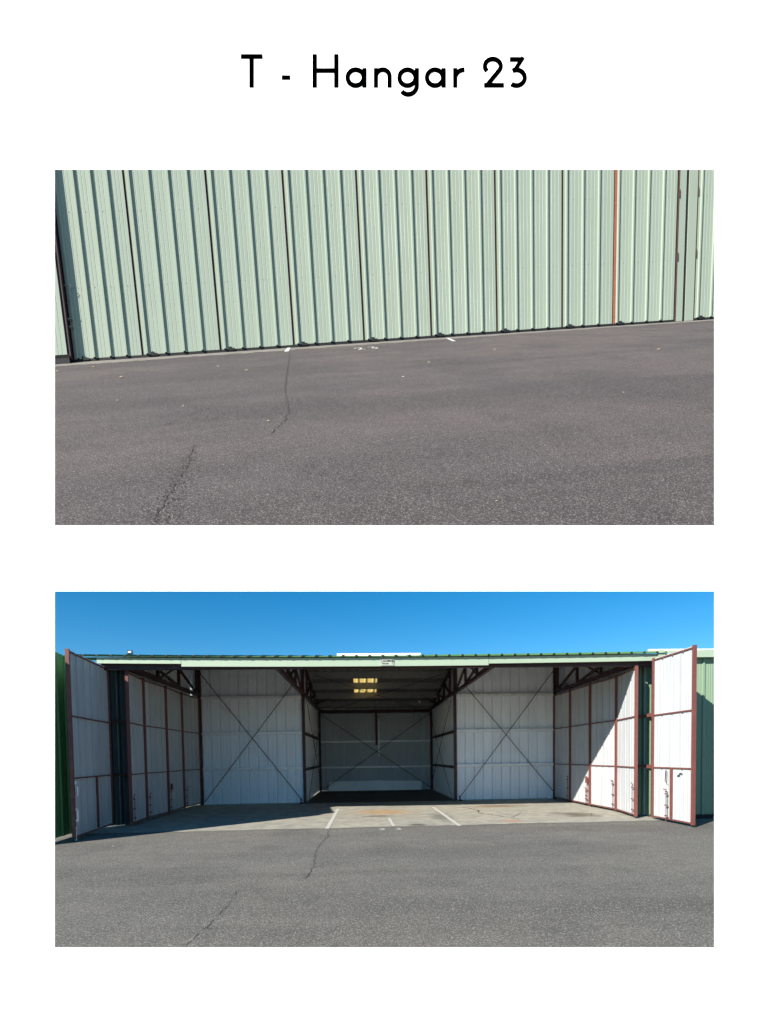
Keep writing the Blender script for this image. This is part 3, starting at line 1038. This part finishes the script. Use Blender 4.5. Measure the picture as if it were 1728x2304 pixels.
for j in range(16):
    link('cladding_panel', upper_pan(1.88, TOPH - .3), nf, (j * 1.88 + SKEW * .3, 0, .3))

# litter on the sloping apron
lmu = [mesh('fallen_leaf', [(v.co.x * 5, v.co.y * 10, v.co.z * 5) for v in q.vertices], [tuple(p.vertices) for p in q.polygons], 'leaf' if i else 'leaf_pale') for i, q in enumerate(lm)]
for i, (a, b) in enumerate(((2.0, -9.0), (4.8, -6.9), (8.6, -18.0), (9.9, -31.6), (14.0, -36.2), (16.2, -15.2), (18.4, -19.9), (18.2, -43.1), (28.3, -31.1), (32.4, -23.9),
                            (40.6, -17.7), (36.6, -44.0), (50.8, -26.8), (25.0, -53.9), (23.3, -58.6))):
    o = link('fallen_leaf', lmu[0 if i == 8 else 1 + i % 2], None)
    sc_ = 1.0 if b > -30 else .55 if b > -50 else .22
    o.matrix_world = RAMP @ Matrix.Translation((a, b, .03)) @ Matrix.Rotation(rg.uniform(-.5, .5), 4, 'Z') @ Matrix.Scale(sc_, 4)
    tag(o, 'small pale leaf lying on the asphalt before the closed doors', 'leaf', 'leaves on the sloping asphalt')

# ------------------------------------------------------------------ the white display board with its two openings and title
DB = 0.75
KPX = DB / 1142.4


def bp(px, py):
    return ((px - 864) * KPX, (1748 - py) * KPX)


board = tag(link('display_board', None), 'white display board with two wide openings and a black title', 'board')
board.matrix_world = frame(RIGHT, UP, RIGHT.cross(UP), EYE + FWD * DB)
xs_ = [-1450, 123.2, 1607.0, 3180]
ys_ = [-12, 381.6, 1182.2, 1330.2, 2131.6, 4080]
holes = {(1, 1), (1, 3)}
vs_, fs = [], []
TH = .003
for layer in (0, 1):
    for j, y_ in enumerate(ys_):
        for i, x_ in enumerate(xs_):
            a, b = bp(x_, y_)
            if layer and 0 < i < 3 and 0 < j < 5:      # bevelled behind so the edge stays crisp
                a += (-.006 if i == 1 else .006)
                b += (.006 if j in (1, 3) else -.006)
            vs_.append((a, b, -TH * layer))
idx = lambda i, j, l: l * 24 + j * 4 + i
for j in range(5):
    for i in range(3):
        if (i, j) in holes:
            ring = [(i, j), (i + 1, j), (i + 1, j + 1), (i, j + 1)]
            for (a, b), (c, d) in zip(ring, ring[1:] + ring[:1]):
                fs.append((idx(a, b, 0), idx(c, d, 0), idx(c, d, 1), idx(a, b, 1)))
            continue
        fs.append((idx(i, j, 0), idx(i, j + 1, 0), idx(i + 1, j + 1, 0), idx(i + 1, j, 0)))
        fs.append((idx(i, j, 1), idx(i + 1, j, 1), idx(i + 1, j + 1, 1), idx(i, j + 1, 1)))
for j in range(5):
    fs.append((idx(0, j, 0), idx(0, j, 1), idx(0, j + 1, 1), idx(0, j + 1, 0)))
    fs.append((idx(3, j, 0), idx(3, j + 1, 0), idx(3, j + 1, 1), idx(3, j, 1)))
for i in range(3):
    fs.append((idx(i, 0, 0), idx(i + 1, 0, 0), idx(i + 1, 0, 1), idx(i, 0, 1)))
    fs.append((idx(i, 5, 0), idx(i, 5, 1), idx(i + 1, 5, 1), idx(i + 1, 5, 0)))
M['board_back'] = simple('board_back', (.7, .7, .7), .6)
fm = []
m_ = bpy.data.meshes.new('panel')
m_.from_pydata(vs_, [], fs)
m_.materials.append(M['board'])
m_.materials.append(M['board_back'])
for p in m_.polygons:
    if all(v >= 24 for v in p.vertices):
        p.material_index = 1
link('panel', m_, board)


# title strokes, in the lettering's own units (22 = stroke weight)
def arc(cx, cy, rx, ry, a0, a1, n_=22):
    return [(cx + rx * math.cos(math.radians(a0 + (a1 - a0) * i / n_)), cy - ry * math.sin(math.radians(a0 + (a1 - a0) * i / n_))) for i in range(n_ + 1)]


def letter(strokes):
    vs_, fs = [], []
    for pts, w in strokes:
        n0 = len(vs_)
        for i, p in enumerate(pts):
            a, b = V(pts[max(i - 1, 0)]), V(pts[min(i + 1, len(pts) - 1)])
            if pts[0] == pts[-1] and i in (0, len(pts) - 1):
                a, b = V(pts[-2]), V(pts[1])
            d = (b - a).normalized()
            # mitre for sharp corners
            sc = 1.0
            if 0 < i < len(pts) - 1:
                d1 = (V(p) - V(pts[i - 1])).normalized()
                sc = 1 / max(.45, d.dot(d1) if abs(d.dot(d1)) > .1 else .45)
            nn = V((-d.y, d.x)) * (w / 2 * sc)
            for s_ in (1, -1):
                q = bp(500 + .44 * (p[0] + s_ * nn.x), 80 + .44 * (p[1] + s_ * nn.y))
                vs_.append((q[0], q[1], .0012))
                vs_.append((q[0], q[1], .0002))
            if i:
                k_ = n0 + 4 * i
                fs += [(k_ - 4, k_ - 2, k_ + 2, k_), (k_ - 4, k_, k_ + 1, k_ - 3), (k_ - 2, k_ - 1, k_ + 3, k_ + 2)]
        fs += [(n0, n0 + 1, n0 + 3, n0 + 2), (len(vs_) - 4, len(vs_) - 2, len(vs_) - 1, len(vs_) - 3)]
    return link('title_letter', mesh('title_letter', vs_, fs, 'ink'), board)


W_ = 22
letter([([(96, 110.5), (207, 110.5)], 21), ([(150.5, 121), (150.5, 268)], 23)])
letter([([(305, 218), (348.5, 218)], 20)])
letter([([(473, 100), (473, 268)], 23), ([(583.5, 100), (583.5, 268)], 23), ([(484, 182.5), (573, 182.5)], 21)])
def round_a(x0):
    letter([(arc(x0 + 51.5, 218.5, 41, 40.5, 0, 360, 40), W_), ([(x0 + 96, 171), (x0 + 96, 268)], W_)])
round_a(631)
letter([([(786, 171), (786, 268)], W_), (arc(821, 211, 34.5, 33, 172, 0) + [(855.5, 268)], W_)])
letter([(arc(947, 218.5, 41, 40.5, 0, 360, 40), W_), ([(995, 171)] + arc(951, 257, 44, 47, 8, -78) + arc(951, 257, 44, 47, -80, -138, 10), W_)])
round_a(1036)
letter([([(1191, 171), (1191, 268)], W_), (arc(1237, 217, 44, 38.5, 168, 88, 14), W_)])
letter([(arc(1383, 160, 40.5, 36.5, 222, -38, 26) + [(1352, 259)], W_), ([(1338, 257.5), (1440, 257.5)], 21)])
letter([([(1470, 125.5), (1536, 125.5)], 21), ([(1538, 115), (1492, 186)], 20), (arc(1504, 219, 42, 40, 118, -128, 26), W_)])
